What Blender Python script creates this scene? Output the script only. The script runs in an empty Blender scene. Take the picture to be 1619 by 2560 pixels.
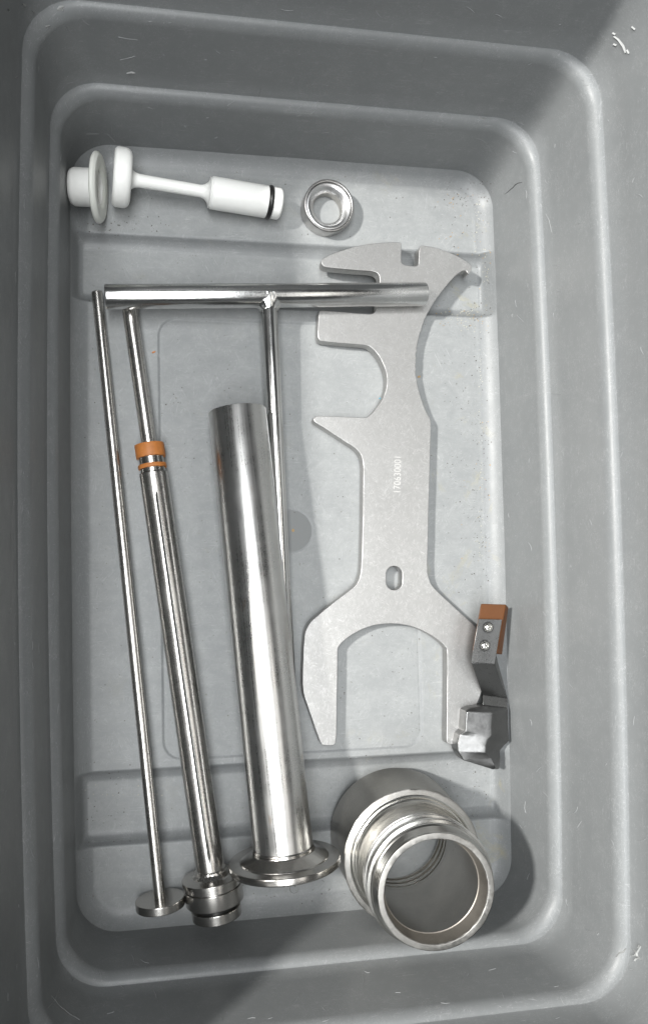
import bpy, bmesh, math, random
from mathutils import Vector, Matrix, Quaternion, Euler, noise
from mathutils.bvhtree import BVHTree
import numpy as np

random.seed(7)
S = bpy.context.scene
COL = S.collection

# ------------------------------------------------------------------ camera
CAM = Vector((-.1027, -.0307, .4825)); ROT = Euler((.038, -.1575, -.017), 'XYZ')
FPX, PX, PY, IW, IH = 1842.7, -165.8, 96.5, 1619., 2560.
cd = bpy.data.cameras.new('camera'); cam = bpy.data.objects.new('camera', cd); COL.objects.link(cam)
cam.location = CAM; cam.rotation_euler = ROT
cd.sensor_fit = 'VERTICAL'; cd.sensor_height = 36; cd.lens = FPX * 36 / IH
cd.shift_x = -PX / IH; cd.shift_y = PY / IH
cd.clip_start = .01; cd.clip_end = 50
S.camera = cam
RM = ROT.to_matrix()
def ray(x, y):
    return (RM @ Vector(((x - IW / 2 - PX) / FPX, -(y - IH / 2 - PY) / FPX, -1))).normalized()
def P(x, y, z=0.):
    """place seen at photograph position x, y when it lies at height z"""
    d = ray(x, y); return CAM + d * ((z - CAM.z) / d.z)

# ------------------------------------------------------------------ world and lamps
w = bpy.data.worlds.new('World'); S.world = w; w.use_nodes = True
bg = w.node_tree.nodes['Background']; bg.inputs[0].default_value = (.93, .97, 1, 1); bg.inputs[1].default_value = .035
def area(name, loc, target, sx, sy, power, col=(1, 1, 1)):
    l = bpy.data.lights.new(name, 'AREA'); l.shape = 'RECTANGLE'; l.size = sx; l.size_y = sy; l.energy = power; l.color = col
    o = bpy.data.objects.new(name, l); COL.objects.link(o); o.location = loc
    o.rotation_euler = (Vector(target) - Vector(loc)).to_track_quat('-Z', 'Y').to_euler(); return o
KD = Vector((-.96, .25, 1.0))
area('ceiling_lamp_window_side', KD * 2.2, (0, 0, 0), .17, .17, 142, (1, .985, .95))
area('ceiling_lamp_overhead', (-.42, -.32, 2.2), (-.05, -.32, 0), 2.5, .80, 66, (.97, .99, 1))
area('ceiling_lamp_far', (.9, -.3, 2.3), (0, -.3, 0), 1.5, .3, 4, (1, .97, .92))
S.view_settings.view_transform = 'Standard'; S.view_settings.look = 'None'
S.view_settings.exposure = .12; S.view_settings.gamma = 1
S.render.engine = 'CYCLES'; S.cycles.max_bounces = 8; S.cycles.use_denoising = True

# ------------------------------------------------------------------ helpers
SOFT = {'head', 'stem', 'body', 'end_cap', 'o_ring', 'foot_weld', 'weld_bead', 'sealing_band', 'seam', 'barrel', 'crossbar', 'nozzle', 'shoulder', 'flange'}
def setp(o, label=None, cat=None, group=None, kind=None):
    for k, v in (('label', label), ('category', cat), ('group', group), ('kind', kind)):
        if v: o[k] = v
    return o
def link(name, me, mat, parent=None, smooth=True, angle=None):
    if angle is None: angle = 14 if (parent is not None and me.name.split('.')[0] not in SOFT) else 35
    o = bpy.data.objects.new(name, me); COL.objects.link(o)
    if mat: me.materials.append(mat)
    if smooth:
        me.shade_smooth()
        try: me.set_sharp_from_angle(angle=math.radians(angle))
        except Exception: pass
    if parent: o.parent = parent
    return o
def mesh(name, vs, fs):
    me = bpy.data.meshes.new(name); me.from_pydata([tuple(v) for v in vs], [], fs); me.update(); return me
def fix(me):
    bm = bmesh.new(); bm.from_mesh(me); bmesh.ops.recalc_face_normals(bm, faces=bm.faces); bm.to_mesh(me); bm.free(); return me
def empty(name, M):
    o = bpy.data.objects.new(name, None); COL.objects.link(o); o.empty_display_size = .01; o.matrix_world = M; return o
def frame(A, B):
    """matrix at A, local Z towards B, local X as far up as it can be"""
    z = (B - A).normalized(); x = (Vector((0, 0, 1)) - z * z.z)
    x = x.normalized() if x.length > .05 else Vector((1, 0, 0)) - z * z.x
    x.normalize(); y = z.cross(x)
    M = Matrix((x, y, z)).transposed().to_4x4(); M.translation = A; return M
def lathe(name, prof, closed=False, n=96, jit=0.):
    vs, fs = [], []; m = len(prof)
    for i in range(n):
        a = 2 * math.pi * i / n
        for s, r in prof:
            rr = r
            if jit and r > 0: rr = r + jit * noise.noise(Vector((math.cos(a) * 9, math.sin(a) * 9, s * 900)))
            vs.append((rr * math.cos(a), rr * math.sin(a), s))
    for i in range(n):
        j = (i + 1) % n
        for k in range(m if closed else m - 1):
            k2 = (k + 1) % m
            fs.append((i * m + k, j * m + k, j * m + k2, i * m + k2))
    me = mesh(name, vs, fs)
    bm = bmesh.new(); bm.from_mesh(me); bmesh.ops.remove_doubles(bm, verts=bm.verts, dist=1e-7)
    bmesh.ops.recalc_face_normals(bm, faces=bm.faces); bm.to_mesh(me); bm.free(); return me
def bev(pts, b=.0004):
    """profile with every inner corner cut by b"""
    out = [pts[0]]
    for p, q, r in zip(pts, pts[1:], pts[2:]):
        q, p, r = Vector(q), Vector(p), Vector(r)
        l1, l2 = (p - q).length, (r - q).length
        c = min(b, l1 * .4, l2 * .4)
        if l1 < 1e-9 or l2 < 1e-9: out.append(tuple(q)); continue
        a, d = q + (p - q) / l1 * c, q + (r - q) / l2 * c
        out += [tuple(a), tuple((a + d + q * 2) / 4), tuple(d)]
    out.append(pts[-1]); return out
def prism(name, top, bot):
    n = len(top); vs = list(top) + list(bot)
    fs = [tuple(range(n)), tuple(range(2 * n - 1, n - 1, -1))] + [(i, i + n, (i + 1) % n + n, (i + 1) % n) for i in range(n)]
    return fix(mesh(name, vs, fs))
def bevel_mod(o, wd, seg=2, ang=30):
    m = o.modifiers.new('bevel', 'BEVEL'); m.width = wd; m.segments = seg; m.limit_method = 'ANGLE'; m.angle_limit = math.radians(ang)

# ------------------------------------------------------------------ materials
class NT:
    def __init__(s, name):
        s.m = bpy.data.materials.new(name); s.m.use_nodes = True; s.t = s.m.node_tree; s.n = s.t.nodes
        s.b = s.n['Principled BSDF']; s.tc = s.n.new('ShaderNodeTexCoord')
    def L(s, a, b): s.t.links.new(a, b)
    def map(s, scale=(1, 1, 1), rot=(0, 0, 0), loc=(0, 0, 0), src='Object'):
        m = s.n.new('ShaderNodeMapping'); m.inputs['Rotation'].default_value = rot; m.inputs['Location'].default_value = loc
        k = s.n.new('ShaderNodeMapping'); k.inputs['Scale'].default_value = scale
        s.L(s.tc.outputs[src], m.inputs[0]); s.L(m.outputs[0], k.inputs[0]); return k.outputs[0]
    def noise(s, vec, scale, detail=3, rough=.55, dist=0):
        t = s.n.new('ShaderNodeTexNoise'); t.inputs['Scale'].default_value = scale; t.inputs['Detail'].default_value = detail
        t.inputs['Roughness'].default_value = rough; t.inputs['Distortion'].default_value = dist; s.L(vec, t.inputs['Vector']); return t.outputs['Fac']
    def ramp(s, fac, stops):
        r = s.n.new('ShaderNodeValToRGB'); e = r.color_ramp.elements
        while len(e) < len(stops): e.new(.5)
        for el, (p, c) in zip(e, stops):
            el.position = p; el.color = (c, c, c, 1) if not isinstance(c, tuple) else (*c, 1)
        s.L(fac, r.inputs[0]); return r.outputs[0]
    def math(s, op, a, b=None, clamp=False):
        m = s.n.new('ShaderNodeMath'); m.operation = op; m.use_clamp = clamp
        for i, v in ((0, a), (1, b)):
            if v is None: continue
            if isinstance(v, (int, float)): m.inputs[i].default_value = v
            else: s.L(v, m.inputs[i])
        return m.outputs[0]
    def mix(s, fac, a, b, mode='MIX'):
        m = s.n.new('ShaderNodeMix'); m.data_type = 'RGBA'; m.blend_type = mode
        for i, v in ((0, fac), (6, a), (7, b)):
            if isinstance(v, tuple): m.inputs[i].default_value = (*v, 1)
            elif isinstance(v, (int, float)): m.inputs[i].default_value = v
            else: s.L(v, m.inputs[i])
        return m.outputs[2]
    def bump(s, h, strength, dist=.001, prev=None):
        b = s.n.new('ShaderNodeBump'); b.inputs['Strength'].default_value = strength; b.inputs['Distance'].default_value = dist
        s.L(h, b.inputs['Height'])
        if prev: s.L(prev, b.inputs['Normal'])
        return b.outputs[0]
    def scratches(s, n, long, fine, lo, hi, seed=0.):
        """thin hair lines in n directions: stretched noise, cut narrow and broken up"""
        acc = None
        for i in range(n):
            a = seed + i * math.pi / n + .3 * math.sin(i * 5.1)
            v = s.map((fine, long, fine), (0, 0, a), (i * 3.7, i * 1.3, 0))
            f = s.noise(v, 1, 2, .4, .35)
            line = s.ramp(f, [(.5 - hi, 0.), (.5 - lo, 0.), (.5, 1.), (.5 + lo, 0.)])
            k = s.ramp(s.noise(s.map((1, 1, 1), (0, 0, a), (i * 9.1, 4, 0)), long * 2.2, 2), [(.50, 0.), (.62, 1.)])
            l = s.math('MULTIPLY', line, k)
            acc = l if acc is None else s.math('MAXIMUM', acc, l)
        return acc

def metal(name, col=(.60, .59, .57), rough=.24, grain='long', gs=1., var=.12, spots=False, bumpk=.14):
    t = NT(name); t.b.inputs['Metallic'].default_value = 1
    sc = {'long': (900, 900, 14), 'circ': (12, 12, 1500), 'iso': (700, 700, 700)}[grain]
    if grain == 'circ':
        xy = t.n.new('ShaderNodeVectorMath'); xy.operation = 'LENGTH'; t.L(t.map((1, 1, 0)), xy.inputs[0])
        sz = t.n.new('ShaderNodeSeparateXYZ'); t.L(t.map(), sz.inputs[0])
        cb_ = t.n.new('ShaderNodeCombineXYZ'); t.L(t.math('MULTIPLY', xy.outputs['Value'], 1500 * gs), cb_.inputs[0]); t.L(t.math('MULTIPLY', sz.outputs[2], 1500 * gs), cb_.inputs[2])
        f = t.noise(cb_.outputs[0], 1, 3, .6)
    else:
        f = t.noise(t.map(tuple(v * gs for v in sc)), 1, 3, .6)
    g = t.noise(t.map((1, 1, 1)), 45, 4, .6)
    h = t.noise(t.map((1, 1, 1)), 1900, 2, .6)
    scr = t.scratches(3, 70, 900, .018, .05, .4)
    r = t.math('ADD', t.math('MULTIPLY', t.math('SUBTRACT', f, .5), var * 2.2), rough)
    r = t.math('ADD', r, t.math('MULTIPLY', t.math('SUBTRACT', g, .5), var * 1.8))
    r = t.math('ADD', r, t.math('MULTIPLY', t.math('SUBTRACT', h, .5), var * 1.2), True)
    t.L(r, t.b.inputs['Roughness'])
    c = t.mix(t.ramp(g, [(.35, 0.), (.7, 1.)]), tuple(v * .86 for v in col), col)
    c = t.mix(t.math('MULTIPLY', scr, .35), c, tuple(min(.85, v * 1.4) for v in col))
    if spots:
        sp = t.ramp(t.noise(t.map((1, 1, .35)), 150, 3), [(.66, 0.), (.74, 1.)])
        c = t.mix(t.math('MULTIPLY', sp, .3), c, (.42, .28, .17))  # brownish spots painted in for a warm reflection on the tube
    t.L(c, t.b.inputs['Base Color'])
    t.L(t.bump(f, bumpk, .00006, t.bump(h, .3, .00004)), t.b.inputs['Normal'])
    if grain != 'iso':
        pass
    return t.m
M_TUBE = metal('polished_tube_steel', (.66, .655, .64), .31, 'long', 1, .11, True)
M_BAR = metal('bright_bar_steel', (.68, .68, .67), .22, 'long', 1, .10)
M_ROD = metal('rod_steel', (.64, .62, .59), .28, 'long', 1.2, .10)
M_TURN = metal('turned_steel', (.50, .485, .46), .25, 'circ', 1, .03, False, .05)
M_CUP = metal('cast_fitting_steel', (.50, .485, .46), .34, 'iso', .8, .10, False, .35)
M_CUPB = metal('dull_collar_steel', (.36, .345, .32), .38, 'iso', .8, .10, False, .3)
M_CUPN = metal('turned_fitting_steel', (.62, .61, .58), .24, 'circ', .8, .05, False, .10)
M_FACE = metal('machined_face_steel', (.40, .39, .37), .48, 'iso', .8, .25, False, 1.)
M_RING = metal('bright_ring_steel', (.66, .66, .66), .33, 'circ', 1, .06)
M_BUSH = metal('bush_steel', (.54, .53, .52), .30, 'circ', 1, .05, False, .1)
M_CAST = metal('dark_cast_steel', (.20, .20, .198), .36, 'iso', .5, .12, False, 1.2)
M_CHAMF = metal('matte_chamfer_steel', (.42, .39, .35), .55, 'iso', 1.6, .12, False, .6)
M_PLATE = metal('bracket_steel', (.21, .21, .208), .30, 'long', .7, .08)
M_SCREW = metal('screw_steel', (.72, .71, .68), .2, 'iso', .6, .05)

def m_wrench():
    t = NT('satin_plate_steel'); b = t.b; b.inputs['Metallic'].default_value = 1
    g = t.noise(t.map(), 2600, 2, .7); k = t.noise(t.map(), 16, 4, .6); v = t.noise(t.map(), 420, 3, .6)
    s1 = t.scratches(5, 90, 1000, .02, .05, .1); s2 = t.scratches(3, 45, 800, .012, .03, 1.9)
    c = t.mix(t.ramp(k, [(.3, 0.), (.7, 1.)]), (.40, .395, .387), (.45, .445, .436))
    c = t.mix(t.ramp(v, [(.35, .35), (.6, 0.)]), c, (.355, .35, .34))
    c = t.mix(t.math('MULTIPLY', t.math('MAXIMUM', s1, s2), .6), c, (.72, .72, .71))
    t.L(c, b.inputs['Base Color'])
    r = t.math('ADD', t.math('MULTIPLY', g, .18), .42)
    r = t.math('SUBTRACT', r, t.math('MULTIPLY', s1, .12)); t.L(r, b.inputs['Roughness'])
    t.L(t.bump(g, .45, .00006, t.bump(v, .25, .0001)), b.inputs['Normal']); return t.m
M_WRENCH = m_wrench()
def m_plain(name, col, rough=.5, var=.06, bumps=.2, scale=300, coat=0., sss=0.):
    t = NT(name); b = t.b
    n = t.noise(t.map(), scale, 3); k = t.noise(t.map(), 30, 4)
    c = t.mix(n, tuple(v * (1 - var) for v in col), tuple(min(1, v * (1 + var)) for v in col))
    c = t.mix(t.ramp(k, [(.4, 0.), (.75, .5)]), c, tuple(v * (1 - var * 2) for v in col))
    t.L(c, b.inputs['Base Color']); b.inputs['Roughness'].default_value = rough
    b.inputs['Coat Weight'].default_value = coat
    if sss:
        b.inputs['Subsurface Weight'].default_value = sss; b.inputs['Subsurface Radius'].default_value = (.004, .004, .004); b.inputs['Subsurface Scale'].default_value = .6
    t.L(t.bump(n, bumps, .0001), b.inputs['Normal']); return t.m
M_WHITE = m_plain('white_plastic', (.84, .84, .815), .38, .035, .3, 400, 0, .15)
M_OFFW = m_plain('worn_white_plastic', (.70, .71, .665), .45, .03, .35, 500, 0, .15)
M_ORANGE = m_plain('orange_rubber', (.46, .165, .038), .55, .22, .7, 420)
M_BROWN = m_plain('brown_orange_plastic', (.10, .031, .002), .5, .16, .4, 500)
M_BLACK = m_plain('black_rubber', (.012, .012, .012), .35, .05, .1)
M_DARK = m_plain('dark_crumb', (.05, .04, .03), .7); M_TAN = m_plain('tan_crumb', (.33, .22, .10), .7)
M_PALE = m_plain('pale_shaving', (.31, .315, .31), .6); M_BLUE = m_plain('blue_flake', (.06, .28, .38), .4)
M_GROOVE = m_plain('weathered_scuff', (.275, .283, .285), .6)
M_CRACK = m_plain('crack_dark', (.02, .02, .02), .8)

def m_tub():
    t = NT('grey_tub_plastic'); b = t.b
    big = t.noise(t.map(), 7, 4, .6); mid = t.noise(t.map(), 75, 5, .65, .0); fine = t.noise(t.map(), 1500, 2, .6)
    base = t.mix(t.ramp(big, [(.3, 0.), (.7, 1.)]), (.174, .182, .185), (.192, .200, .202))
    c = t.mix(t.ramp(mid, [(.4, 0.), (.75, .22)]), base, (.215, .218, .218))
    # wear: whitish rubbed film on upward flats, hair scratches everywhere, dirt flecks low down
    geo = t.n.new('ShaderNodeNewGeometry'); sx = t.n.new('ShaderNodeSeparateXYZ'); t.L(geo.outputs['Normal'], sx.inputs[0])
    sp = t.n.new('ShaderNodeSeparateXYZ'); t.L(geo.outputs['Position'], sp.inputs[0])
    flat = t.ramp(sx.outputs[2], [(.965, 0.), (.995, 1.)]); low = t.ramp(t.math('ADD', t.math('MULTIPLY', sp.outputs[2], 20), .5), [(.55, 1.), (.62, 0.)])
    fl = t.math('MULTIPLY', flat, low)
    rub = t.ramp(t.noise(t.map((1, 1.6, 1)), 46, 8, .85, .2), [(.42, 0.), (.60, 1.)])
    rub2 = t.ramp(t.noise(t.map((1, 1, 1), (0, 0, .6)), 240, 5, .8), [(.35, .35), (.65, 1.)])
    c = t.mix(t.math('MULTIPLY', t.math('MULTIPLY', t.math('MULTIPLY', rub, rub2), fl), .30), c, (.40, .405, .40))
    c = t.mix(t.math('MULTIPLY', fl, .27), c, (.335, .345, .342))
    sc = t.scratches(4, 32, 620, .012, .03, .2); sc2 = t.scratches(3, 70, 900, .012, .03, 1.3)
    c = t.mix(t.math('MULTIPLY', t.math('MAXIMUM', sc, sc2), .40), c, (.42, .425, .425))
    stain = t.math('MULTIPLY', t.ramp(t.noise(t.map((1, 1, 1), (0, 0, 0), (3, 1, 0)), 26, 5, .7, .6), [(.60, 0.), (.74, 1.)]), t.ramp(sp.outputs[0], [(0., .15), (.09, .45), (.128, 1.)]))
    c = t.mix(t.math('MULTIPLY', t.math('MULTIPLY', stain, low), .62), c, (.30, .27, .15))
    fleck = t.math('MULTIPLY', t.ramp(t.noise(t.map(), 520, 2, .5), [(.72, 0.), (.75, 1.)]), low)
    c = t.mix(t.math('MULTIPLY', fleck, .6), c, (.09, .08, .06))
    t.L(c, b.inputs['Base Color'])
    r = t.math('ADD', t.math('MULTIPLY', mid, .18), .34); r = t.math('ADD', r, t.math('MULTIPLY', fl, .08)); t.L(r, b.inputs['Roughness'])
    b.inputs['Specular IOR Level'].default_value = .42
    bp = t.bump(fine, .22, .00008); bp = t.bump(mid, .15, .0002, bp); bp = t.bump(t.noise(t.map(), 11, 2), .3, .0010, bp)
    t.L(bp, b.inputs['Normal']); return t.m
M_TUB = m_tub()
def m_bench():
    t = NT('bench_laminate'); n = t.noise(t.map(), 20, 5)
    t.L(t.mix(n, (.30, .30, .29), (.40, .40, .39)), t.b.inputs['Base Color']); t.b.inputs['Roughness'].default_value = .5; return t.m

# ------------------------------------------------------------------ the tub
A0, B0, A1, B1, A2, B2, H1, H2 = .1436, .25, .1498, .2564, .1569, .2624, .0571, .1107
def rrect(a, b, r, bow=0., z=0., na=14, ns=22, zs=None):
    """rounded rectangle, its long sides bowed outwards"""
    pts = []
    def X(x, y): return x + math.copysign(bow * (1 - (y / b) ** 2), x) * min(1, abs(x) / (a - r) if a > r else 1)
    for cx, cy, a0 in ((a - r, b - r, 0), (-a + r, b - r, 90), (-a + r, -b + r, 180), (a - r, -b + r, 270)):
        for i in range(na + 1):
            t = math.radians(a0 + 90 * i / na); x, y = cx + r * math.cos(t), cy + r * math.sin(t); pts.append((X(x, y), y))
        q = pts[-1]
        nx = {0: (-a + r, b), 90: (-a, -b + r), 180: (a - r, -b), 270: (a, b - r)}[a0]
        st = {0: (a - r, b), 90: (-a, b - r), 180: (-a + r, -b), 270: (a, -b + r)}[a0]
        for i in range(1, ns):
            f = i / ns; x, y = st[0] + (nx[0] - st[0]) * f, st[1] + (nx[1] - st[1]) * f; pts.append((X(x, y), y))
    return [Vector((x, y, z if zs is None else zs(x, y))) for x, y in pts]
R0, R1, R2 = .026, .027, .028
BW0, BW1, BW2 = .0012, .0039, .0043
SHV = .0075
rings = []   # (a, b, r, bow, z, split)
def lerp(p, q, t): return p + (q - p) * t
def wallring(f0, z, da, db=None, sp=False, r=None, bw=None):
    rings.append((da, db, r, bw, z, sp))
for z, k in ((-.012, -.0008), (.0, -.0003), (.012, .0002), (.028, .0006), (H1 - SHV, .0010)):
    wallring(0, z, A0 + k, B0 + k, r=R0, bw=lerp(BW0, BW1, max(0, z) / H1))
for i in range(1, 9):
    t = math.pi / 2 * i / 8; k = .0010 + (A1 - A0 - .0010) * (1 - math.cos(t)); kb = .0010 + (B1 - B0 - .0010) * (1 - math.cos(t)); z = H1 - SHV + SHV * math.sin(t)
    wallring(0, z, A0 + k, B0 + kb, r=lerp(R0, R1, i / 8), bw=lerp(BW0 + (BW1 - BW0) * .8, BW1, i / 8), sp=(i == 8))
for z, k in ((H1 + .0006, .0003), (H1 + .012, .0006), (H1 + .028, .0010), (H2 - SHV, .0014)):
    wallring(0, z, A1 + k, B1 + k, r=R1, bw=lerp(BW1, BW2, (z - H1) / .053))
for i in range(1, 9):
    t = math.pi / 2 * i / 8; k = .0014 + (A2 - A1 - .0014) * (1 - math.cos(t)); kb = .0014 + (B2 - B1 - .0014) * (1 - math.cos(t)); z = H2 - SHV + SHV * math.sin(t)
    wallring(0, z, A1 + k, B1 + kb, r=lerp(R1, R2, i / 8), bw=BW2, sp=(i == 8))
RIM = .186
for z, k in ((H2 + .0006, .0003), (H2 + .015, .0012), (RIM - .006, .0025), (RIM - .002, .0035), (RIM, .0065), (RIM, .019), (RIM - .002, .021), (RIM - .016, .021), (RIM - .016, .019), (RIM - .004, .0185), (RIM - .004, .009), (H2, .007), (H1, -.002), (-.014, -.007)):
    wallring(0, z, A2 + k, B2 + k, r=R2 + max(0, k) * .8, bw=BW2)
def rimlift(x, y, z):
    # slope added to the unseen lamp-side rim, higher near end, to slant its shadow
    if z > H2 + .002 and x < -.10: return z + RIML * (-(y) / .26) * (z - H2) / (RIM - H2)
    return z
RIML = .013
vs, fs = [], []; nr = 0; prev = None
for a, b, r, bw, z, sp in rings:
    pts = rrect(a, b, r, bw, z); pts = [Vector((p.x, p.y, rimlift(p.x, p.y, p.z))) for p in pts]
    n = len(pts); base = len(vs); vs += pts
    if prev is not None: fs += [(prev + i, prev + (i + 1) % n, base + (i + 1) % n, base + i) for i in range(n)]
    prev = base
me = fix(mesh('storage_tub', vs, fs))
bm = bmesh.new(); bm.from_mesh(me)
# underside plate
me_w = me; bm.free()
tub = bpy.data.objects.new('storage_tub', None); COL.objects.link(tub); tub.location = (0, 0, -.014)
setp(tub, 'grey plastic storage tub with stepped walls holding the steel parts', 'tub')
def under(o, p):
    o.parent = p; o.matrix_parent_inverse = p.matrix_basis.inverted(); return o
wall = under(link('stepped_wall', me_w, M_TUB, None, True, 38), tub)
# floor as height field: two cross channels, a shallow centre panel, moulded disc
def sstep(e0, e1, x):
    t = min(1, max(0, (x - e0) / (e1 - e0))); return t * t * (3 - 2 * t)
def eo(t):
    t = min(1, max(0, t)); e = t * t * (3 - 2 * t); q = 1 - (1 - t) ** 2.6
    return e + (q - e) * min(1, t * 6)
def sd_rr(x, y, a, b, r):
    qx, qy = abs(x) - a + r, abs(y) - b + r
    return math.hypot(max(qx, 0), max(qy, 0)) + min(max(qx, qy), 0) - r
YC = [(P(700, 608, 0).y, P(700, 772, 0).y), (P(700, 1905, 0).y, P(700, 2084, 0).y)]   # channels (north edge, south edge)
pc = [P(398, 797), P(1051, 1760), P(1050, 1863), P(405, 1868)]
PXc, PYc = (pc[0].x + pc[1].x) / 2, (pc[0].y + pc[2].y) / 2; PXa, PYa = (pc[1].x - pc[0].x) / 2, (pc[0].y - pc[2].y) / 2
DISC = P(729, 1327); DR = .0143
def floor_z(x, y):
    bw = BW0 * (1 - (y / B0) ** 2)
    d = -sd_rr(x * A0 / (A0 + bw), y, A0, B0, R0)
    ch = 0
    for yn, ys in YC:
        ch = max(ch, eo((yn + .0006 - y) / .0105) * eo((y - ys + .0004) / .0095))
    inset = sstep(.000, .0045, d)                      # channels die out just before the wall
    z = -.0065 * ch * inset
    wdt = .0125 - .0050 * ch
    t = max(0, 1 - d / wdt); z += .0072 * t * t
    s = sd_rr(x - PXc, y - PYc, PXa, PYa, .0115)
    z -= .0005 * sstep(.0006, -.0004, s) + .0004 * math.exp(-(s / .0006) ** 2)
    q = math.hypot(x - DISC.x, y - DISC.y); z -= .0004 * sstep(DR + .0003, DR - .0003, q)
    z += .00025 * noise.noise(Vector((x * 22, y * 22, 0)))
    return z
G = .00085
xs = np.arange(-A0 - .003, A0 + .0031, G); ys = np.arange(-B0 - .001, B0 + .0011, G)
vs = [(x, y, floor_z(x, y)) for y in ys for x in xs]; nx = len(xs)
fs = [(j * nx + i, j * nx + i + 1, (j + 1) * nx + i + 1, (j + 1) * nx + i) for j in range(len(ys) - 1) for i in range(nx - 1)]
me = mesh('tub_floor', vs, fs)
flo = under(link('tub_floor', me, M_TUB, None, True, 60), tub)
o = under(link('underside', prism('underside', [Vector((*p.xy, -.0135)) for p in rrect(A2 - .007, B2 - .007, R2)], [Vector((*p.xy, -.0155)) for p in rrect(A2 - .007, B2 - .007, R2)]), M_TUB), tub)
bench = link('bench_top', mesh('bench_top', [(-.9, -1.1, -.016), (.9, -1.1, -.016), (.9, 1.1, -.016), (-.9, 1.1, -.016)], [(0, 1, 2, 3)]), m_bench())
setp(bench, kind='structure')

M_GATE = m_plain('smooth_grey_plastic', (.175, .182, .182), .32, .03, .1)
vs = [(0, 0, 0)] ; vs = [Vector((DISC.x, DISC.y, floor_z(DISC.x, DISC.y) + .00012))]; fs = []
for k_, rr_ in enumerate((.5, .97)):
    for i in range(48):
        x, y = DISC.x + DR * rr_ * math.cos(i * math.pi / 24), DISC.y + DR * rr_ * math.sin(i * math.pi / 24); vs.append(Vector((x, y, floor_z(x, y) + .00012)))
for i in range(48): fs += [(0, 1 + i, 1 + (i + 1) % 48), (1 + i, 49 + i, 49 + (i + 1) % 48, 1 + (i + 1) % 48)]
under(link('mould_mark', fix(mesh('mould_mark', vs, fs)), M_GATE), tub)
# surface look-up, for crumbs and scuffs lying on the tub
dgm = []
for o_ in (wall, flo):
    b_ = BVHTree.FromPolygons([v.co.copy() for v in o_.data.vertices], [tuple(p.vertices) for p in o_.data.polygons]); dgm.append(b_)
def hit(x, y):
    best = None
    for b_ in dgm:
        loc, nor, idx, dist = b_.ray_cast(CAM, ray(x, y))
        if loc is not None and (best is None or dist < best[2]):
            if nor.dot(ray(x, y)) > 0: nor = -nor
            best = (loc, nor, dist)
    return best

# ------------------------------------------------------------------ the flat multi wrench
def r4(x, y): return (700 + x / 2.538, 550 + y / 2.538)
def r5(x, y): return (700 + x / 2.538, 1100 + y / 2.538)
OUT = [r4(*p) for p in [(262, 262), (270, 246), (300, 228), (370, 200), (470, 168), (560, 152), (650, 143), (720, 140), (764, 141), (769, 152), (768, 200), (767, 262), (775, 280), (800, 288), (855, 293), (873, 289), (877, 270), (880, 210), (885, 170), (896, 161), (925, 164), (990, 176), (1060, 200), (1130, 232), (1180, 262), (1210, 286), (1218, 302), (1212, 322), (1196, 346), (1183, 334), (1180, 320), (1158, 320), (1120, 343), (1070, 397), (1020, 459), (975, 522), (935, 590), (905, 660), (882, 735), (868, 795), (861, 850), (858, 920), (861, 990), (873, 1060), (890, 1120), (910, 1180), (930, 1225), (955, 1268), (955, 1330)]] + \
      [r5(*p) for p in [(951, 60), (948, 200), (941, 400), (937, 600), (932, 800), (934, 845), (945, 890), (967, 930), (1005, 970), (1020, 983), (1100, 1057), (1225, 1172), (1250, 1205), (1268, 1260), (1278, 1400), (1279, 1590), (1262, 1640), (1235, 1700), (1145, 1895), (1127, 1926), (1112, 1933), (1068, 1932), (1056, 1922), (1055, 1890), (1058, 1700), (1059, 1500), (1059, 1335), (1050, 1312), (1010, 1275), (960, 1240), (900, 1207), (830, 1181), (760, 1168), (700, 1164), (650, 1167), (590, 1176), (520, 1200), (450, 1238), (400, 1278), (372, 1306), (364, 1330), (364, 1400), (361, 1600), (356, 1890), (350, 1928), (338, 1938), (277, 1938), (260, 1928), (244, 1888), (152, 1622), (143, 1560), (145, 1440), (149, 1330), (156, 1238), (166, 1200), (186, 1163), (215, 1134), (330, 1040), (440, 956), (480, 923), (502, 885), (515, 830), (520, 700), (525, 500), (527, 300), (528, 165), (521, 112), (502, 76), (470, 45), (430, 22)]] + \
      [r4(*p) for p in [(350, 1366), (270, 1312), (226, 1286), (213, 1274), (215, 1254), (230, 1243), (262, 1243), (400, 1248), (538, 1254), (560, 1247), (588, 1222), (622, 1180), (651, 1135), (670, 1085), (679, 1030), (677, 985), (661, 930), (636, 876), (601, 829), (560, 794), (470, 787), (350, 777), (258, 768), (241, 755), (238, 720), (242, 650), (245, 584), (252, 573), (400, 583), (578, 598), (603, 585), (613, 556), (625, 480), (632, 400), (631, 360), (620, 337), (592, 325), (500, 318), (380, 308), (290, 299), (266, 287)]]
def soften(pts, cut):
    out = []
    n = len(pts)
    for i in range(n):
        p, q, r = Vector(pts[i - 1]), Vector(pts[i]), Vector(pts[(i + 1) % n])
        l1, l2 = (p - q).length, (r - q).length; c1, c2 = min(cut, l1 * .3), min(cut, l2 * .3)
        out += [q + (p - q) / l1 * c1, q + (r - q) / l2 * c2]
    return out
WT = .0088
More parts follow.
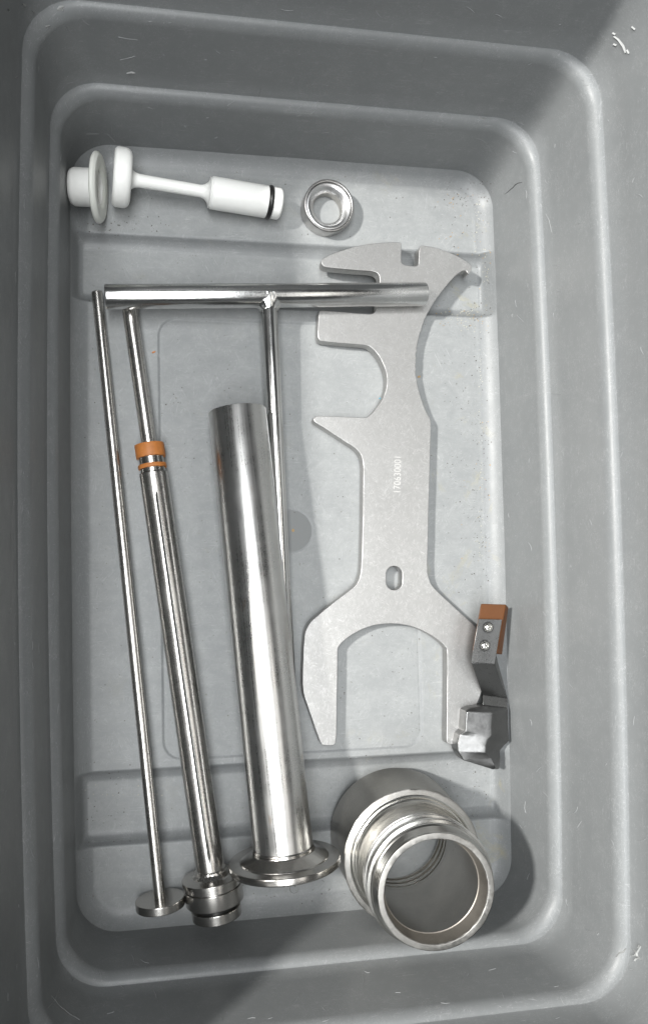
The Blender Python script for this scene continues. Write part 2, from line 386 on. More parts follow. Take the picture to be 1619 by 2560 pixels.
def outline_curve(name, loops, z0, z1, bd, mat):
    cu = bpy.data.curves.new(name, 'CURVE'); cu.dimensions = '2D'; cu.fill_mode = 'BOTH'
    cu.extrude = (z1 - z0) / 2 - bd; cu.bevel_depth = bd; cu.bevel_resolution = 2; cu.offset = -bd
    for lp in loops:
        sp = cu.splines.new('POLY'); sp.points.add(len(lp) - 1); sp.use_cyclic_u = True
        for k, v in enumerate(lp): sp.points[k].co = (v.x, v.y, 0, 1)
    t = bpy.data.objects.new('tmp', cu); COL.objects.link(t); bpy.context.view_layer.update()
    m = bpy.data.meshes.new_from_object(t.evaluated_get(bpy.context.evaluated_depsgraph_get())); bpy.data.objects.remove(t)
    for v in m.vertices: v.co.z += (z0 + z1) / 2
    m.name = name; return m
NICK = []
for i_, p_ in enumerate(OUT):
    NICK.append(p_)
    if 36 <= i_ <= 41:
        q_ = OUT[i_ + 1]
        for k_ in range(1, 8): f_ = k_ / 8; NICK.append((p_[0] + (q_[0] - p_[0]) * f_ + random.uniform(-1.1, .9), p_[1] + (q_[1] - p_[1]) * f_ + random.uniform(-.6, .6)))
lo = soften(soften(NICK, 5), 2)
lo = [P(v.x + .5 * noise.noise(Vector((v.x * .07, v.y * .07, 0))), v.y + .5 * noise.noise(Vector((v.x * .07, v.y * .07, 9))), WT).xy for v in lo]
hc = []
for i in range(40):
    a = 2 * math.pi * i / 40; hx, hy = math.cos(a) * 52, math.sin(a) * 52 + (24 if math.sin(a) > 0 else -24)
    hc.append(P(*r5(723 + hx, 876 + hy), WT).xy)
wr = empty('flat_wrench', Matrix.Translation(P(990, 1250, 0)))
setp(wr, 'flat satin steel multi wrench with hooked top and wide open fork, stamped with a number', 'wrench')
WZ = .0010
wb = under(link('wrench_plate', outline_curve('wrench_plate', [lo, hc], WZ, WT, .00035, None), M_WRENCH, None, True, 30), wr)
tc = bpy.data.curves.new('number', 'FONT'); tc.body = '170630001'; tc.size = .0062; tc.space_character = 1.02; tc.align_x = 'LEFT'; tc.extrude = .00002; tc.offset = -.00005
tt = bpy.data.objects.new('tmp', tc); COL.objects.link(tt); bpy.context.view_layer.update()
tm = bpy.data.meshes.new_from_object(tt.evaluated_get(bpy.context.evaluated_depsgraph_get())); bpy.data.objects.remove(tt)
T0, T1 = P(1000, 1235, WT), P(1002, 1147, WT); tw = max(v.co.x for v in tm.vertices) - min(v.co.x for v in tm.vertices); th = max(v.co.y for v in tm.vertices)
sc = (T1 - T0).length / tw; syy = (P(1001, 1190, WT) - P(984, 1190, WT)).length / th
d = (T1 - T0).normalized(); u = Vector((-d.y, d.x, 0))
for v in tm.vertices:
    c = v.co.copy(); v.co = T0 + d * (c.x * sc) + u * (c.y * syy) + Vector((0, 0, .00003 + c.z))
under(link('stamped_number', tm, m_plain('stamped_bright', (.49, .485, .47), .6), None, False), wr)

# ------------------------------------------------------------------ T handle
BR = .0076
bl, br_ = P(262.5, 742, .0193), P(1061.5, 736, .0165)
M = frame(bl, br_); L = (br_ - bl).length
th_ = empty('t_handle', M); setp(th_, 'polished steel T handle whose crossbar lies over the wrench and slim rods', 'handle')
link('crossbar', lathe('crossbar', bev([(0, 0), (0, BR), (L, BR), (L, 0)], .0009)), M_BAR, th_)
jx, je = P(670, 740, .0165), P(722, 1790, .0058)
t_ = (jx - bl).dot((br_ - bl).normalized()); jx = bl + (br_ - bl).normalized() * t_
sm = frame(jx, je); sl = (je - jx).length; SR = .00545
Mi = M.inverted()
def sub(parent, name, me, mat, Mw, **k):
    o = link(name, me, mat, parent, **k); o.matrix_basis = parent.matrix_basis.inverted() @ Mw; return o
sub(th_, 'stem', lathe('stem', bev([(.002, 0), (.002, SR), (sl, SR), (sl, 0)], .0006)), M_BAR, sm)
# the weld: a saddle shaped bead where stem meets bar
vs, fs = [], []; n = 96; rows = 13
for j in range(rows):
    f = j / (rows - 1)
    for i in range(n):
        a = 2 * math.pi * i / n; ex = math.cos(a); ey = math.sin(a)
        rr = SR + .0001 + .0026 * (1 - f) ** 2.2
        y = rr * ey; s0 = math.sqrt(max(0, BR ** 2 - min(abs(rr * ex), BR * .999) ** 2)) - .0004
        s = s0 + .0042 * f
        w_ = .00022 * noise.noise(Vector((ex * 4, ey * 4, f * 3))) + .00016 * math.sin(a * 11 + f * 5)
        vs.append((rr * ex * (1 + w_ * 15 * (1 - f)), y + w_, s + w_))
for j in range(rows - 1):
    for i in range(n): fs.append((j * n + i, j * n + (i + 1) % n, (j + 1) * n + (i + 1) % n, (j + 1) * n + i))
sub(th_, 'weld_bead', fix(mesh('weld_bead', vs, fs)), M_BAR, sm)

# ------------------------------------------------------------------ large flanged tube
TR = .0183
ta, tb = P(593, 1028, .0232), P(711, 2154, .0352)
M = frame(ta, tb); L = (tb - ta).length
ft = empty('flanged_tube', M); setp(ft, 'wide polished steel tube with a round clamp flange at its lower end', 'tube')
link('barrel', lathe('barrel', bev([(L - .004, TR - .0013), (0, TR - .0013), (0, TR), (L - .007, TR)], .0003), n=160), M_TUBE, ft)
FR = .0342
link('flange', lathe('flange', bev([(L - .0095, TR + .00015), (L - .0085, TR + .0007), (L - .0075, TR + .0006), (L - .0068, TR + .0010), (L - .0030, TR + .0085), (L - .0022, TR + .0088), (L - .0022, FR - .0004), (L - .0018, FR), (L + .0016, FR), (L + .0022, FR - .0006), (L + .0022, TR + .004), (L + .0008, TR + .002), (L + .0022, TR), (L + .0022, TR - .0016), (L - .004, TR - .0016)], .0004), n=160, jit=.00008), M_TURN, ft)

# ------------------------------------------------------------------ banded rod (slim rod, sealing bands, thicker tube, piston foot)
ra, rb = P(322, 757, .0070), P(545, 2303, .0186)
M = frame(ra, rb); L = (rb - ra).length
pr = empty('piston_rod', M); setp(pr, 'long steel piston rod with two orange bands and a stepped round foot', 'piston rod')
axis = (rb - ra).normalized()
def along(x, y):
    """distance along the rod of the point seen at x, y"""
    best = min(range(2001), key=lambda k: (lambda s: ((lambda v: (v[0] - x) ** 2 + (v[1] - y) ** 2)(proj(ra + axis * s))))(L * k / 2000))
    return L * best / 2000
def proj(p):
    v = RM.transposed() @ (p - CAM); return (IW / 2 + PX + FPX * v.x / -v.z, IH / 2 + PY - FPX * v.y / -v.z)
s1, s2, s3, s4, s5 = along(368, 1112), along(370, 1146), along(372, 1162), along(374, 1174), along(376, 1184)
RR, CR = .0049, .0090
link('slim_rod', lathe('slim_rod', bev([(0, 0), (0, RR), (s1 + .001, RR)], .0005)), M_ROD, pr)
link('steel_collar', lathe('steel_collar', bev([(s1 + .0008, RR - .0003), (s1 + .0008, CR - .0011), (s5 - .0003, CR - .0011), (s5 - .0003, CR - .0006)], .0003)), M_TURN, pr)
sf = along(524, 2174)
link('tube_body', lathe('tube_body', bev([(s5, RR), (s5, CR), (sf, CR)], .0003)), M_ROD, pr)
def band(nm, a, b, r0, r1):
    vs, fs = [], []; n = 72; prof = bev([(a, r0), (a, r1), (b, r1), (b, r0), (a, r0)], .0006)
    for i in range(n):
        t = 2 * math.pi * i / n; wv = .0006 * noise.noise(Vector((math.cos(t) * 1.6, math.sin(t) * 1.6, a * 90))) + .0004 * noise.noise(Vector((math.cos(t) * 5, math.sin(t) * 5, 3)))
        for s, r in prof:
            k = wv * (1 if s > (a + b) / 2 else .25); rr = r + (.0002 * noise.noise(Vector((math.cos(t) * 3, math.sin(t) * 3, s * 100))) if r > r0 else 0)
            vs.append((rr * math.cos(t), rr * math.sin(t), s + k))
    m = len(prof)
    for i in range(n):
        for k in range(m - 1): fs.append((i * m + k, ((i + 1) % n) * m + k, ((i + 1) % n) * m + k + 1, i * m + k + 1))
    return fix(mesh(nm, vs, fs))
o = link('sealing_band', band('sealing_band', s1 - .0003, s2 - .0003, RR - .0002, CR + .0004), M_ORANGE, pr); o['label'] = 'wide orange band'
o = link('sealing_band', band('sealing_band', s3, s4 - .0004, CR - .0014, CR + .0001), M_ORANGE, pr); o['label'] = 'narrow orange band'
# raised seam on top of the tube body
vs, fs = [], []; k = 160
for i in range(k + 1):
    s = lerp(s5 + .011, sf - .006, i / k); e = min(1, i / 3, (k - i) / 3) if 0 < i < k else .05
    for j in range(5):
        t = (j / 4 - .5) * .20 * e + .03; h = CR + .00050 * math.cos((j / 4 - .5) * math.pi) * e - .00004
        vs.append((h * math.cos(t), h * math.sin(t), s))
for i in range(k):
    for j in range(4): fs.append((i * 5 + j, i * 5 + j + 1, i * 5 + 6 + j, i * 5 + 5 + j))
link('seam', fix(mesh('seam', vs, fs)), M_SCREW, pr)
PR = .0184
e0 = sf
link('foot_weld', lathe('foot_weld', bev([(e0 - .0012, CR - .0002), (e0 - .0006, CR + .0007), (e0 + .0012, CR + .0009), (e0 + .0034, CR + .0034), (e0 + .0040, CR)], .0006), jit=.0004), M_ROD, pr)
link('upper_disc', lathe('upper_disc', bev([(e0 + .0020, CR), (e0 + .0034, CR + .0042), (e0 + .0040, PR + .0002), (e0 + .0066, PR + .0002), (e0 + .0066, CR)], .00025), n=128), M_TURN, pr)
link('spacer_ring', lathe('spacer_ring', bev([(e0 + .0064, CR), (e0 + .0066, PR - .0006), (e0 + .0094, PR - .0006), (e0 + .0094, CR)], .00025), n=128), M_TURN, pr)
link('piston_drum', lathe('piston_drum', bev([(e0 + .0092, PR - .0014), (e0 + .0099, PR - .0014), (e0 + .0099, PR - .0003), (e0 + .0190, PR - .0003), (e0 + .0197, PR - .0012), (e0 + .0197, CR)], .00025), n=128), M_TURN, pr)
link('groove_core', lathe('groove_core', [(e0 + .0190, .0128), (e0 + .0240, .0128)]), M_BLACK, pr)
link('end_disc', lathe('end_disc', bev([(e0 + .0226, .0), (e0 + .0226, PR - .0030), (e0 + .0284, PR - .0030), (e0 + .0284, 0)], .0004), n=128), M_TURN, pr)

# ------------------------------------------------------------------ thin rod with round foot
na_, nb_ = P(243, 731, .0036), P(401.5, 2258, .0156)
M = frame(na_, nb_); L = (nb_ - na_).length
tr_ = empty('disc_foot_rod', M); setp(tr_, 'thinnest steel rod at far left ending in a small flat disc', 'rod')
link('shaft', lathe('shaft', bev([(0, 0), (0, .0036), (L - .003, .0036)], .0004)), M_ROD, tr_)
link('foot_disc', lathe('foot_disc', bev([(L - .0032, 0), (L - .0032, .0153), (L + .0018, .0153), (L + .0018, 0)], .0005), n=128), M_TURN, tr_)

# ------------------------------------------------------------------ white flanged sleeve
HZ = .0208
fa, fb = P(246, 470, HZ), P(168, 466, HZ - .0030)
fd = (fb - fa).normalized(); reach = (-A0 + .0003 - fa.x) / fd.x if fd.x else .02
SL = min((fb - fa).length, reach)
M = frame(fa, fa + fd)
sv = empty('flanged_sleeve', M); setp(sv, 'white plastic sleeve with a broad thin flange, against the tub wall', 'sleeve')
link('flange', lathe('flange', bev([(-.0006, .0098), (-.0018, .0122), (-.0022, .0205 - .0016), (-.0006, .0205), (.0010, .0205), (.0018, .0195), (.0018, .0110)], .0005), n=128), M_OFFW, sv, angle=30)
link('sleeve_body', lathe('sleeve_body', bev([(-.0006, .0098), (SL - .003, .0088), (SL - .001, .0088), (SL - .0004, .0098), (SL - .0028, .0111), (.0016, .0111)], .0006), n=128), M_WHITE, sv, angle=40)

# ------------------------------------------------------------------ white piston with stem and O-ring
wa, wb_ = P(283, 441, .0178), P(702, 511, .0104)
M = frame(wa, wb_); L = (wb_ - wa).length
wp = empty('white_piston', M); setp(wp, 'white plastic piston with round head, slim stem and black O-ring near its end', 'piston')
HR, ST, BD = .0174, .0040, .0099
x0 = .0104; xb = L * .575
prof = [(0, 0), (0, HR - .003)] + [(.0028 * (1 - math.cos(t)), HR - .003 + .003 * math.sin(t)) for t in (.3, .6, .9, 1.2, 1.57)] + [(x0 - .0035, HR)] + \
       [(x0 - .0035 + .0045 * math.sin(t), HR - .0045 * (1 - math.cos(t))) for t in (.3, .6, .9, 1.2, 1.5)]
link('head', lathe('head', prof + [(x0 + .0009, ST)], n=128), M_WHITE, wp)
pf = [(x0 - .0002, ST + .0055)] + [(x0 - .0002 + .0060 * (1 - math.cos(t)) , ST + .0055 * (1 - math.sin(t))) for t in (.2, .45, .7, .95, 1.2, 1.57)] + [(xb - .008, ST - .0003)] + \
     [(xb - .008 + .0065 * math.sin(t), ST - .0003 + .0060 * (1 - math.cos(t))) for t in (.25, .5, .75, 1., 1.25, 1.5)]
link('stem', lathe('stem', pf + [(xb - .0008, BD - .0008)], n=96), M_WHITE, wp)
xo = L - .0098
link('body', lathe('body', bev([(xb - .001, ST), (xb - .001, BD - .0009), (xb, BD), (xo, BD), (xo, BD - .002), (xo + .0034, BD - .002)], .0004), n=128), M_WHITE, wp)
link('end_cap', lathe('end_cap', bev([(xo + .0030, BD - .002), (xo + .0034, BD - .0008), (xo + .0040, BD - .0002), (L - .0014, BD - .0002), (L - .0002, BD - .0014), (L, 0)], .0006), n=128), M_WHITE, wp)
tor = []
vs, fs = [], []
for i in range(96):
    a = 2 * math.pi * i / 96
    for j in range(12):
        b = 2 * math.pi * j / 12; r = BD - .0007 + .0014 * math.cos(b); vs.append((r * math.cos(a), r * math.sin(a), xo + .0017 + .0016 * math.sin(b)))
for i in range(96):
    for j in range(12): fs.append((i * 12 + j, ((i + 1) % 96) * 12 + j, ((i + 1) % 96) * 12 + (j + 1) % 12, i * 12 + (j + 1) % 12))
link('o_ring', fix(mesh('o_ring', vs, fs)), M_BLACK, wp)

# ------------------------------------------------------------------ small steel ring
rc_t = P(823.5, 513, .0108); rg0 = Vector((rc_t.x - .0004, rc_t.y + .0008, 0.0))
rg = empty('steel_bush', frame(rg0, Vector((rc_t.x, rc_t.y, .0108)))); setp(rg, 'small bright steel bush with a stepped bore standing beside the white piston', 'ring')
RO, RH = .0175, .0108
link('outer_wall', lathe('outer_wall', bev([(.0003, .0108), (.0002, RO - .0014), (.0012, RO), (RH - .0008, RO), (RH, RO - .0006), (RH, RO - .0016), (RH - .0006, RO - .0018), (RH - .0024, RO - .0019)], .0003), n=144), M_BUSH, rg)
link('seat', lathe('seat', bev([(RH - .0022, RO - .0019), (RH - .0012, RO - .0021), (RH - .0010, RO - .0030), (RH - .0018, RO - .0046), (RH - .0032, .0114), (RH - .0044, .0104)], .0003), n=144), M_RING, rg)
link('bore', lathe('bore', [(RH - .0044, .0104), (RH - .0048, .0101), (.0003, .0101), (.0003, .0110)], n=144), M_CUP, rg)

# ------------------------------------------------------------------ threaded fitting
cb, ct = P(983, 2078, 0.0), P(1090.5, 2230, .0850)
cu_ = empty('threaded_fitting', frame(cb, ct)); CL = (ct - cb).length
setp(cu_, 'dull stainless threaded pipe fitting standing open end up in the lower right corner', 'fitting')
BO = .0436
outer = [(.0006, .0335), (.0004, BO - .0012), (.0016, BO), (.0385, BO - .0010), (.0395, BO - .0006), (.0415, BO - .0008), (.0420, BO - .0014), (.0424, .0396), (.0405, .0384)]
link('base_collar', lathe('base_collar', bev(outer[:5], .0005), n=192), M_CUPB, cu_)
link('collar_lip', lathe('collar_lip', bev([(.0393, BO - .0008), (.0396, BO - .0004), (.0415, BO - .0006), (.0420, BO - .0014), (.0424, .0396)], .0003), n=192, jit=.00025), M_FACE, cu_)
link('shoulder', lathe('shoulder', bev([(.0422, .0400), (.0428, .0388), (.0438, .0384), (.0430, .0374), (.0440, .0364), (.0470, .0352), (.0520, .0346), (.0592, .0346)], .0008), n=192), M_CUPN, cu_)
# outer thread, a true helix
def thread(nm, z0, pitch, turns, r0, h, sgn, mat):
    vs, fs = [], []; n = 120; rows = int(turns * 12) + 1; zl = pitch * turns
    for j in range(rows):
        for i in range(n):
            a = 2 * math.pi * i / n; z = z0 + zl * j / (rows - 1)
            ph = ((z - z0) / pitch - i / n) % 1; e = min(1, (z - z0) / (.5 * pitch) + .05, (z0 + zl - z) / (.5 * pitch) + .05)
            r = r0 + sgn * h * e * (.5 + .5 * math.cos(2 * math.pi * ph)) ** .8
            vs.append((r * math.cos(a), r * math.sin(a), z))
    for j in range(rows - 1):
        for i in range(n): fs.append((j * n + i, j * n + (i + 1) % n, (j + 1) * n + (i + 1) % n, (j + 1) * n + i))
    return fix(mesh(nm, vs, fs))
link('outer_thread', lathe('outer_thread', bev([(.0590, .0346), (.0622, .0345), (.0630, .0364), (.0640, .0365), (.0645, .0340), (.0656, .0340), (.0662, .0367), (.0673, .0367), (.0679, .0336), (.0702, .0336), (.0714, .0352), (.0732, .0371), (.0752, .0371), (.0758, .0341), (.0768, .0341), (.0774, .0359), (.0788, .0359), (.0796, .0349)], .0003), n=192), M_CUPN, cu_, angle=24)
link('nozzle', lathe('nozzle', bev([(.0794, .0350), (.0812, .0345), (CL - .0022, .0340), (CL - .0008, .0337), (CL, .0333)], .0004), n=192), M_CUPN, cu_)
link('rim', lathe('rim', bev([(CL - .0003, .0334), (CL, .0331), (CL + .0001, .0300), (CL - .0006, .0296)], .0003), n=192, jit=.0002), M_FACE, cu_)
link('mouth_chamfer', lathe('mouth_chamfer', bev([(CL - .0004, .0298), (CL - .0085, .0281), (CL - .0089, .0276)], .0002), n=192), M_CHAMF, cu_)
link('bore', lathe('bore', bev([(CL - .0088, .0276), (CL - .0094, .0281), (.0260, .0294), (.0200, .0300), (.0180, .0312), (.0150, .0312)], .0006), n=192), M_CUP, cu_)
link('inner_thread', lathe('inner_thread', bev([(.0006, .0318), (.0012, .0308), (.0030, .0306), (.0040, .0318), (.0054, .0322), (.0064, .0310), (.0078, .0308), (.0088, .0320), (.0102, .0323), (.0112, .0312), (.0126, .0310), (.0136, .0320), (.0152, .0314)], .0005), n=192), M_CUPN, cu_, angle=50)

# ------------------------------------------------------------------ clip with orange pad
def q(x, y, z): return P(1120 + x / 5.017, 1480 + y / 5.017, z)
cl = empty('clamp_clip', Matrix.Translation(q(480, 1500, 0))); setp(cl, 'dark steel clamp piece with an orange pad held by two screws, beside the fork', 'clamp')
ZP = .0230
def addc(nm, me, mat, **k): return under(link(nm, me, mat, None, **k), cl)
o = addc('pad', prism('pad', [q(410, 148, ZP), q(722, 155, ZP + .001), q(612, 768, ZP), q(300, 740, ZP - .001)], [q(405, 152, ZP - .006), q(752, 190, ZP - .006), q(672, 786, ZP - .006), q(300, 745, ZP - .006)]), M_BROWN); bevel_mod(o, .0005)
zt = ZP + .0016
o = addc('plate', prism('plate', [q(378, 338, zt), q(672, 345, zt + .001), q(580, 905, zt), q(283, 880, zt - .001)], [q(378, 338, ZP - .0002), q(672, 345, ZP + .0008), q(580, 905, ZP - .0002), q(283, 880, ZP - .0012)]), M_PLATE); bevel_mod(o, .0002)
o = addc('arm', prism('arm', [q(286, 884, zt - .0011), q(578, 908, zt - .0003), q(738, 1335, .0095), q(430, 1295, .0095)], [q(286, 870, zt - .0028), q(578, 894, zt - .0020), q(742, 1325, .0078), q(430, 1285, .0078)]), M_PLATE); bevel_mod(o, .0002)
o = addc('arm_web', prism('arm_web', [q(582, 905, zt - .0006), q(600, 800, ZP - .0058), q(742, 1338, .0078)], [q(578, 905, zt - .0012), q(594, 800, ZP - .0064), q(736, 1338, .0072)]), M_CAST)
o = addc('arm_foot', prism('arm_foot', [q(430, 1292, .0096), q(738, 1332, .0096), q(742, 1470, .0128), q(430, 1445, .0128)], [q(430, 1292, .0080), q(738, 1332, .0080), q(742, 1470, .0112), q(430, 1445, .0112)]), M_PLATE); bevel_mod(o, .0003)
# casting: ridge, shoulders, skirt
ZR, ZL, ZD = .0215, .0190, .0135
ridge = [(545, 1516), (541, 1640), (540, 1795), (488, 1855), (468, 1930), (468, 2015), (540, 2085), (590, 2200)]
left = [(225, 1495), (217, 1620), (210, 1745), (140, 1790), (113, 1900), (115, 1995), (185, 2110), (560, 2228)]
right = [(748, 1480), (752, 1650), (756, 1800), (768, 1868), (700, 1925), (650, 1985), (652, 2100), (636, 2225)]
top = [(275, 1452), (470, 1428), (742, 1452)]
RV = [q(*p, ZR if k < 6 else ZR - .002) for k, p in enumerate(ridge)]; LV = [q(*p, ZL if k < 3 else ZL - .002) for k, p in enumerate(left)]; RT = [q(*p, ZD if k < 4 else .011) for k, p in enumerate(right)]
TP = [q(275, 1450, ZL - .003), q(470, 1428, ZR - .0035), q(742, 1450, ZD - .001)]
n = 8; vs = RV + LV + RT + TP; fs = []
for i in range(7):
    fs.append((i, i + 1, n + i + 1, n + i)); fs.append((i, 2 * n + i, 2 * n + i + 1, i + 1))
fs += [(0, n, 24, 25), (0, 25, 26, 16), (7, 23, 15)]
rim_ids = [24] + list(range(8, 16)) + list(range(23, 15, -1)) + [26, 25]
lowz = lambda v: .0068 if v.x < q(330, 1800, 0).x else .0062
b0 = len(vs); vs += [Vector((vs[i].x, vs[i].y, lowz(vs[i]))) for i in rim_ids]
m = len(rim_ids)
fs += [(rim_ids[i], rim_ids[(i + 1) % m], b0 + (i + 1) % m, b0 + i) for i in range(m)] + [tuple(range(b0 + m - 1, b0 - 1, -1))]
o = addc('casting', fix(mesh('casting', vs, fs)), M_CAST, angle=50); bevel_mod(o, .0007, 3, 22)
m_ = o.modifiers.new('fine', 'SUBSURF'); m_.subdivision_type = 'SIMPLE'; m_.levels = m_.render_levels = 3
tx = bpy.data.textures.new('cast_lumps', 'CLOUDS'); tx.noise_scale = .0045; tx.noise_depth = 3
d_ = o.modifiers.new('lumps', 'DISPLACE'); d_.texture = tx; d_.texture_coords = 'LOCAL'; d_.strength = .00035; d_.mid_level = .5
# pan head cross screws
for k, (sx_, sy_, zz) in enumerate(((503, 446, zt + .0005), (462, 674, zt + .0001))):
    c0 = q(sx_, sy_, zz); R = .0032
    vs, fs = [], []; nr_, na2 = 16, 64
    for j in range(nr_ + 1):
        rr = R * j / nr_
        for i in range(na2):
            a = 2 * math.pi * i / na2; x, y = rr * math.cos(a), rr * math.sin(a); z = .0019 * math.sqrt(max(0, 1 - (rr / R) ** 2.6))
            c_, s_ = math.cos(.5 + k), math.sin(.5 + k); xx, yy = x * c_ + y * s_, -x * s_ + y * c_
            if (abs(xx) < .00042 and abs(yy) < .0016) or (abs(yy) < .00042 and abs(xx) < .0016): z -= .0012 * (1 - .5 * rr / R)
            vs.append(c0 + Vector((x, y, z - .0001)))
    for j in range(nr_):
        for i in range(na2): fs.append((j * na2 + i, j * na2 + (i + 1) % na2, (j + 1) * na2 + (i + 1) % na2, (j + 1) * na2 + i))
    addc('screw', fix(mesh('screw', vs, fs)), M_SCREW, angle=50)
    addc('washer_ring', lathe('washer_ring', [(0, .0031), (.0004, .0033), (.0004, .0036), (0, .0038)], n=48), M_PLATE).matrix_world = Matrix.Translation(c0)

# ------------------------------------------------------------------ crumbs, shavings and scuffs on the tub
def sliver(bmv, bmf, pts_px, wid, lift=.00018, seed=0):
    """thin burr following the tub surface through the given places"""
    hs = [hit(*p) for p in pts_px]
    if any(h is None for h in hs): return
    base = len(bmv); n = len(hs)
    for i, (p, nn, _) in enumerate(hs):
        a, b = hs[max(0, i - 1)][0], hs[min(n - 1, i + 1)][0]; t = (b - a)
        if t.length < 1e-6 or t.length > .03: return
        s = t.normalized().cross(nn) * wid * (math.sin(math.pi * (i + .35) / (n - .3)) ** .7) * random.uniform(.6, 1.2)
        bmv += [p - s, p + nn * lift, p + s]
    for i in range(n - 1):
        k = base + i * 3
        bmf += [(k, k + 1, k + 4, k + 3), (k + 1, k + 2, k + 5, k + 4)]
def flake(bmv, bmf, x, y, r, th=.0003):
    h = hit(x, y)
    if h is None: return
    p, nn, _ = h; t = nn.orthogonal().normalized(); b = nn.cross(t); k = random.choice((5, 6, 7)); base = len(bmv); el = random.uniform(.35, 1); a0 = random.uniform(0, 6.28)
    for lv in (0, 1):
        for i in range(k):
            a = 2 * math.pi * i / k; rr = r * random.uniform(.6, 1.1); cx, cy = math.cos(a) * rr, math.sin(a) * rr * el
            bmv.append(p + t * (cx * math.cos(a0) - cy * math.sin(a0)) + b * (cx * math.sin(a0) + cy * math.cos(a0)) + nn * (th * lv - .0001 * (1 - lv)))
    bmf.append(tuple(range(base + k, base + 2 * k)))
    for i in range(k): bmf.append((base + i, base + (i + 1) % k, base + k + (i + 1) % k, base + k + i))
def rnd(a, b): return random.uniform(a, b)
V, F = [], []
def curvy(x, y, ln, ang, bend, k=6):
    pts = []; a = ang
    for i in range(k): pts.append((x, y)); x += math.cos(a) * ln / k; y += math.sin(a) * ln / k; a += bend / k
    return pts
for i in range(70):   # right walls
    x, y = rnd(1270, 1610), rnd(150, 2450); sliver(V, F, curvy(x, y, rnd(6, 30), rnd(0, 6.28), rnd(-1.5, 1.5)), rnd(.00008, .0002))
for i in range(45):
    x, y = rnd(0, 190), rnd(30, 2500); sliver(V, F, curvy(x, y, rnd(6, 34), rnd(1.2, 1.9), rnd(-.5, .5)), rnd(.00008, .00018))
for i in range(40):
    x, y = rnd(180, 1300), rnd(20, 380); sliver(V, F, curvy(x, y, rnd(6, 40), rnd(0, 6.28), rnd(-1., 1.)), rnd(.00008, .0002))
for i in range(36):
    x, y = rnd(200, 1450), rnd(2370, 2555); sliver(V, F, curvy(x, y, rnd(6, 34), rnd(0, 6.28), rnd(-1., 1.)), rnd(.00008, .0002))
for i in range(160):
    x, y = rnd(200, 1230), rnd(430, 2260); sliver(V, F, curvy(x, y, rnd(5, 34), rnd(0, 6.28), rnd(-1.2, 1.2)), rnd(.00006, .00014), .0001)
for pts in ([(120, 2520), (138, 2500), (150, 2470)], [(130, 2490), (150, 2515), (175, 2535), (200, 2550)], [(1363, 535), (1371, 550), (1378, 582)], [(1385, 2100), (1390, 2112), (1394, 2127)],
            [(1312, 2003), (1310, 2020), (1313, 2032)], [(1355, 1979), (1362, 1985), (1369, 1993)], [(295, 92), (318, 97), (345, 100)], [(300, 150), (330, 143), (338, 140)], [(99, 2192), (103, 2200), (98, 2215)], [(1340, 1930), (1345, 1922), (1354, 1916)]):
    sliver(V, F, pts, .00028)
for i in range(90):
    x, y = random.choice(((rnd(44, 75), rnd(100, 2500)), (rnd(120, 150), rnd(380, 2300)), (rnd(1360, 1400), rnd(400, 2200)), (rnd(1480, 1570), rnd(240, 2300)), (rnd(300, 1400), rnd(20, 150)), (rnd(300, 1250), rnd(210, 320)))); sliver(V, F, curvy(x, y, rnd(3, 12), rnd(0, 6.28), rnd(-1., 1.), 4), rnd(.00008, .00022))
o = under(link('scuff_marks', fix(mesh('scuff_marks', V, F)), M_GROOVE, None, False), tub); o['kind'] = 'stuff'; o['label'] = 'fine pale scratches across the plastic'
# pale torn burrs
V, F = [], []
for pts, wd in (([(1533, 90), (1545, 100), (1556, 116), (1563, 132)], .0009), ([(1530, 82), (1537, 86)], .0007), ([(1532, 110), (1540, 114)], .0007), ([(1566, 125), (1571, 134)], .0006), ([(1578, 66), (1586, 74)], .0005),
                ([(1539, 2393), (1547, 2383), (1556, 2380), (1563, 2371)], .0006), ([(1583, 2376), (1590, 2381), (1592, 2391), (1603, 2401)], .0008), ([(1577, 2390), (1586, 2388), (1593, 2379), (1601, 2365)], .0005), ([(1585, 2402), (1589, 2396), (1597, 2395)], .0006), ([(1594, 2370), (1598, 2362)], .0005),
                ([(144, 25), (152, 20), (160, 17)], .0010), ([(155, 20), (158, 27)], .0006), ([(113, 67), (124, 64)], .0006), ([(56, 11), (64, 13)], .0007), ([(20, 24), (24, 27)], .0006), ([(81, 27), (84, 30)], .0005), ([(1196, 292), (1206, 297), (1214, 294)], .0006), ([(317, 182), (330, 180), (337, 182)], .0006)):
    sliver(V, F, pts, wd, .0007)
o = under(link('torn_burrs', fix(mesh('torn_burrs', V, F)), M_PALE, None, False), tub); o['kind'] = 'stuff'; o['label'] = 'pale raised plastic burrs'
V, F = [], []
sliver(V, F, [(1260, 486), (1268, 480), (1275, 474), (1281, 469), (1286, 463), (1293, 458), (1304, 456)], .00045, .0001)
o = under(link('crack', fix(mesh('crack', V, F)), M_CRACK, None, False), tub); o['label'] = 'short dark crack in the right wall'
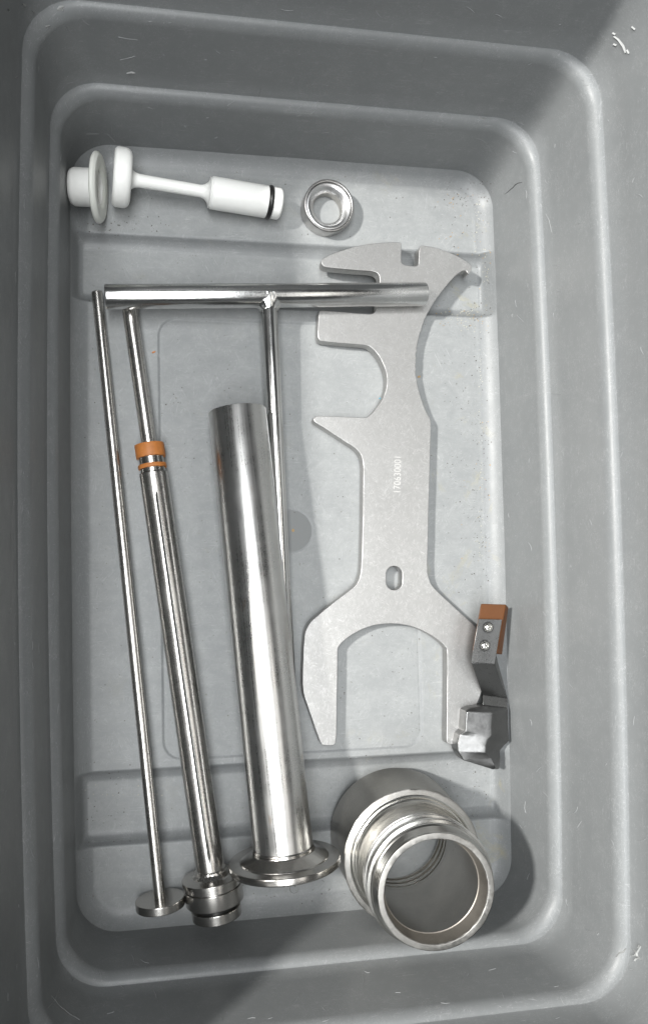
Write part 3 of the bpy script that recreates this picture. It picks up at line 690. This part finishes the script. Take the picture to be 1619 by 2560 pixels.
# crumbs
def crumbs(name, label, mat, n, sizes, zones):
    V, F = [], []
    for i in range(n):
        x0_, x1_, y0_, y1_ = random.choice(zones); flake(V, F, rnd(x0_, x1_), rnd(y0_, y1_), rnd(*sizes), .00025)
    o = link(name, fix(mesh(name, V, F)), mat, None, False); setp(o, label, 'debris', kind='stuff')
crumbs('dark_crumbs', 'tiny dark specks of dirt scattered over the tub floor', M_DARK, 620, (.00016, .00050), [(1100, 1225, 480, 1480), (1150, 1222, 700, 1480), (1150, 1225, 480, 1100), (1100, 1230, 450, 520), (1090, 1230, 760, 1500), (1180, 1222, 1100, 1450), (215, 420, 540, 590), (215, 1200, 440, 620), (210, 420, 700, 1900), (215, 330, 1890, 2180), (420, 640, 830, 1250), (1080, 1220, 1890, 2080), (720, 860, 1000, 1900), (820, 1060, 1500, 1900), (540, 900, 2200, 2260)])
crumbs('tan_crumbs', 'tiny tan crumbs along the right edge of the tub floor', M_TAN, 80, (.0002, .0006), [(1190, 1225, 480, 1450), (1150, 1230, 1150, 1400), (1080, 1230, 760, 820), (1090, 1230, 480, 640)])
def one(name, label, mat, x, y, r, th):
    V, F = [], []; flake(V, F, x, y, r, th); o = link(name, fix(mesh(name, V, F)), mat, None, False); setp(o, label, 'crumb')
crumbs('pale_crumbs', 'pale yellowish residue specks along the right edge of the tub floor', m_plain('yellowish_residue', (.38, .37, .31), .7), 240, (.00012, .00055), [(1100, 1215, 768, 800), (1140, 1218, 775, 835), (1186, 1200, 500, 640), (1206, 1220, 620, 760), (1196, 1206, 850, 1400), (1196, 1206, 850, 1400), (205, 420, 1935, 1990)])
one('rubber_crumb', 'small orange rubber crumb on the floor right of the slim rod', M_ORANGE, 384, 881, .0014, .0007)
one('blue_flake', 'small blue flake beside the wrench inside its round notch', M_BLUE, 949, 996, .0012, .0004)
one('rust_speck', 'rusty speck in the middle of the round mould mark on the floor', M_TAN, 732, 1326, .0011, .0003)
one('amber_crumb', 'amber crumb in the shadow right of the wrench neck', M_TAN, 1046, 942, .0015, .0006)
V, F = [], []
sliver(V, F, [(735 + 11 * math.cos(a * .45), 2222 + 11 * math.sin(a * .45)) for a in range(15)], .00012, .0002)
o = link('curled_fibre', fix(mesh('curled_fibre', V, F)), M_DARK, None, False); setp(o, 'thin dark fibre curled into a ring below the tube flange', 'fibre')
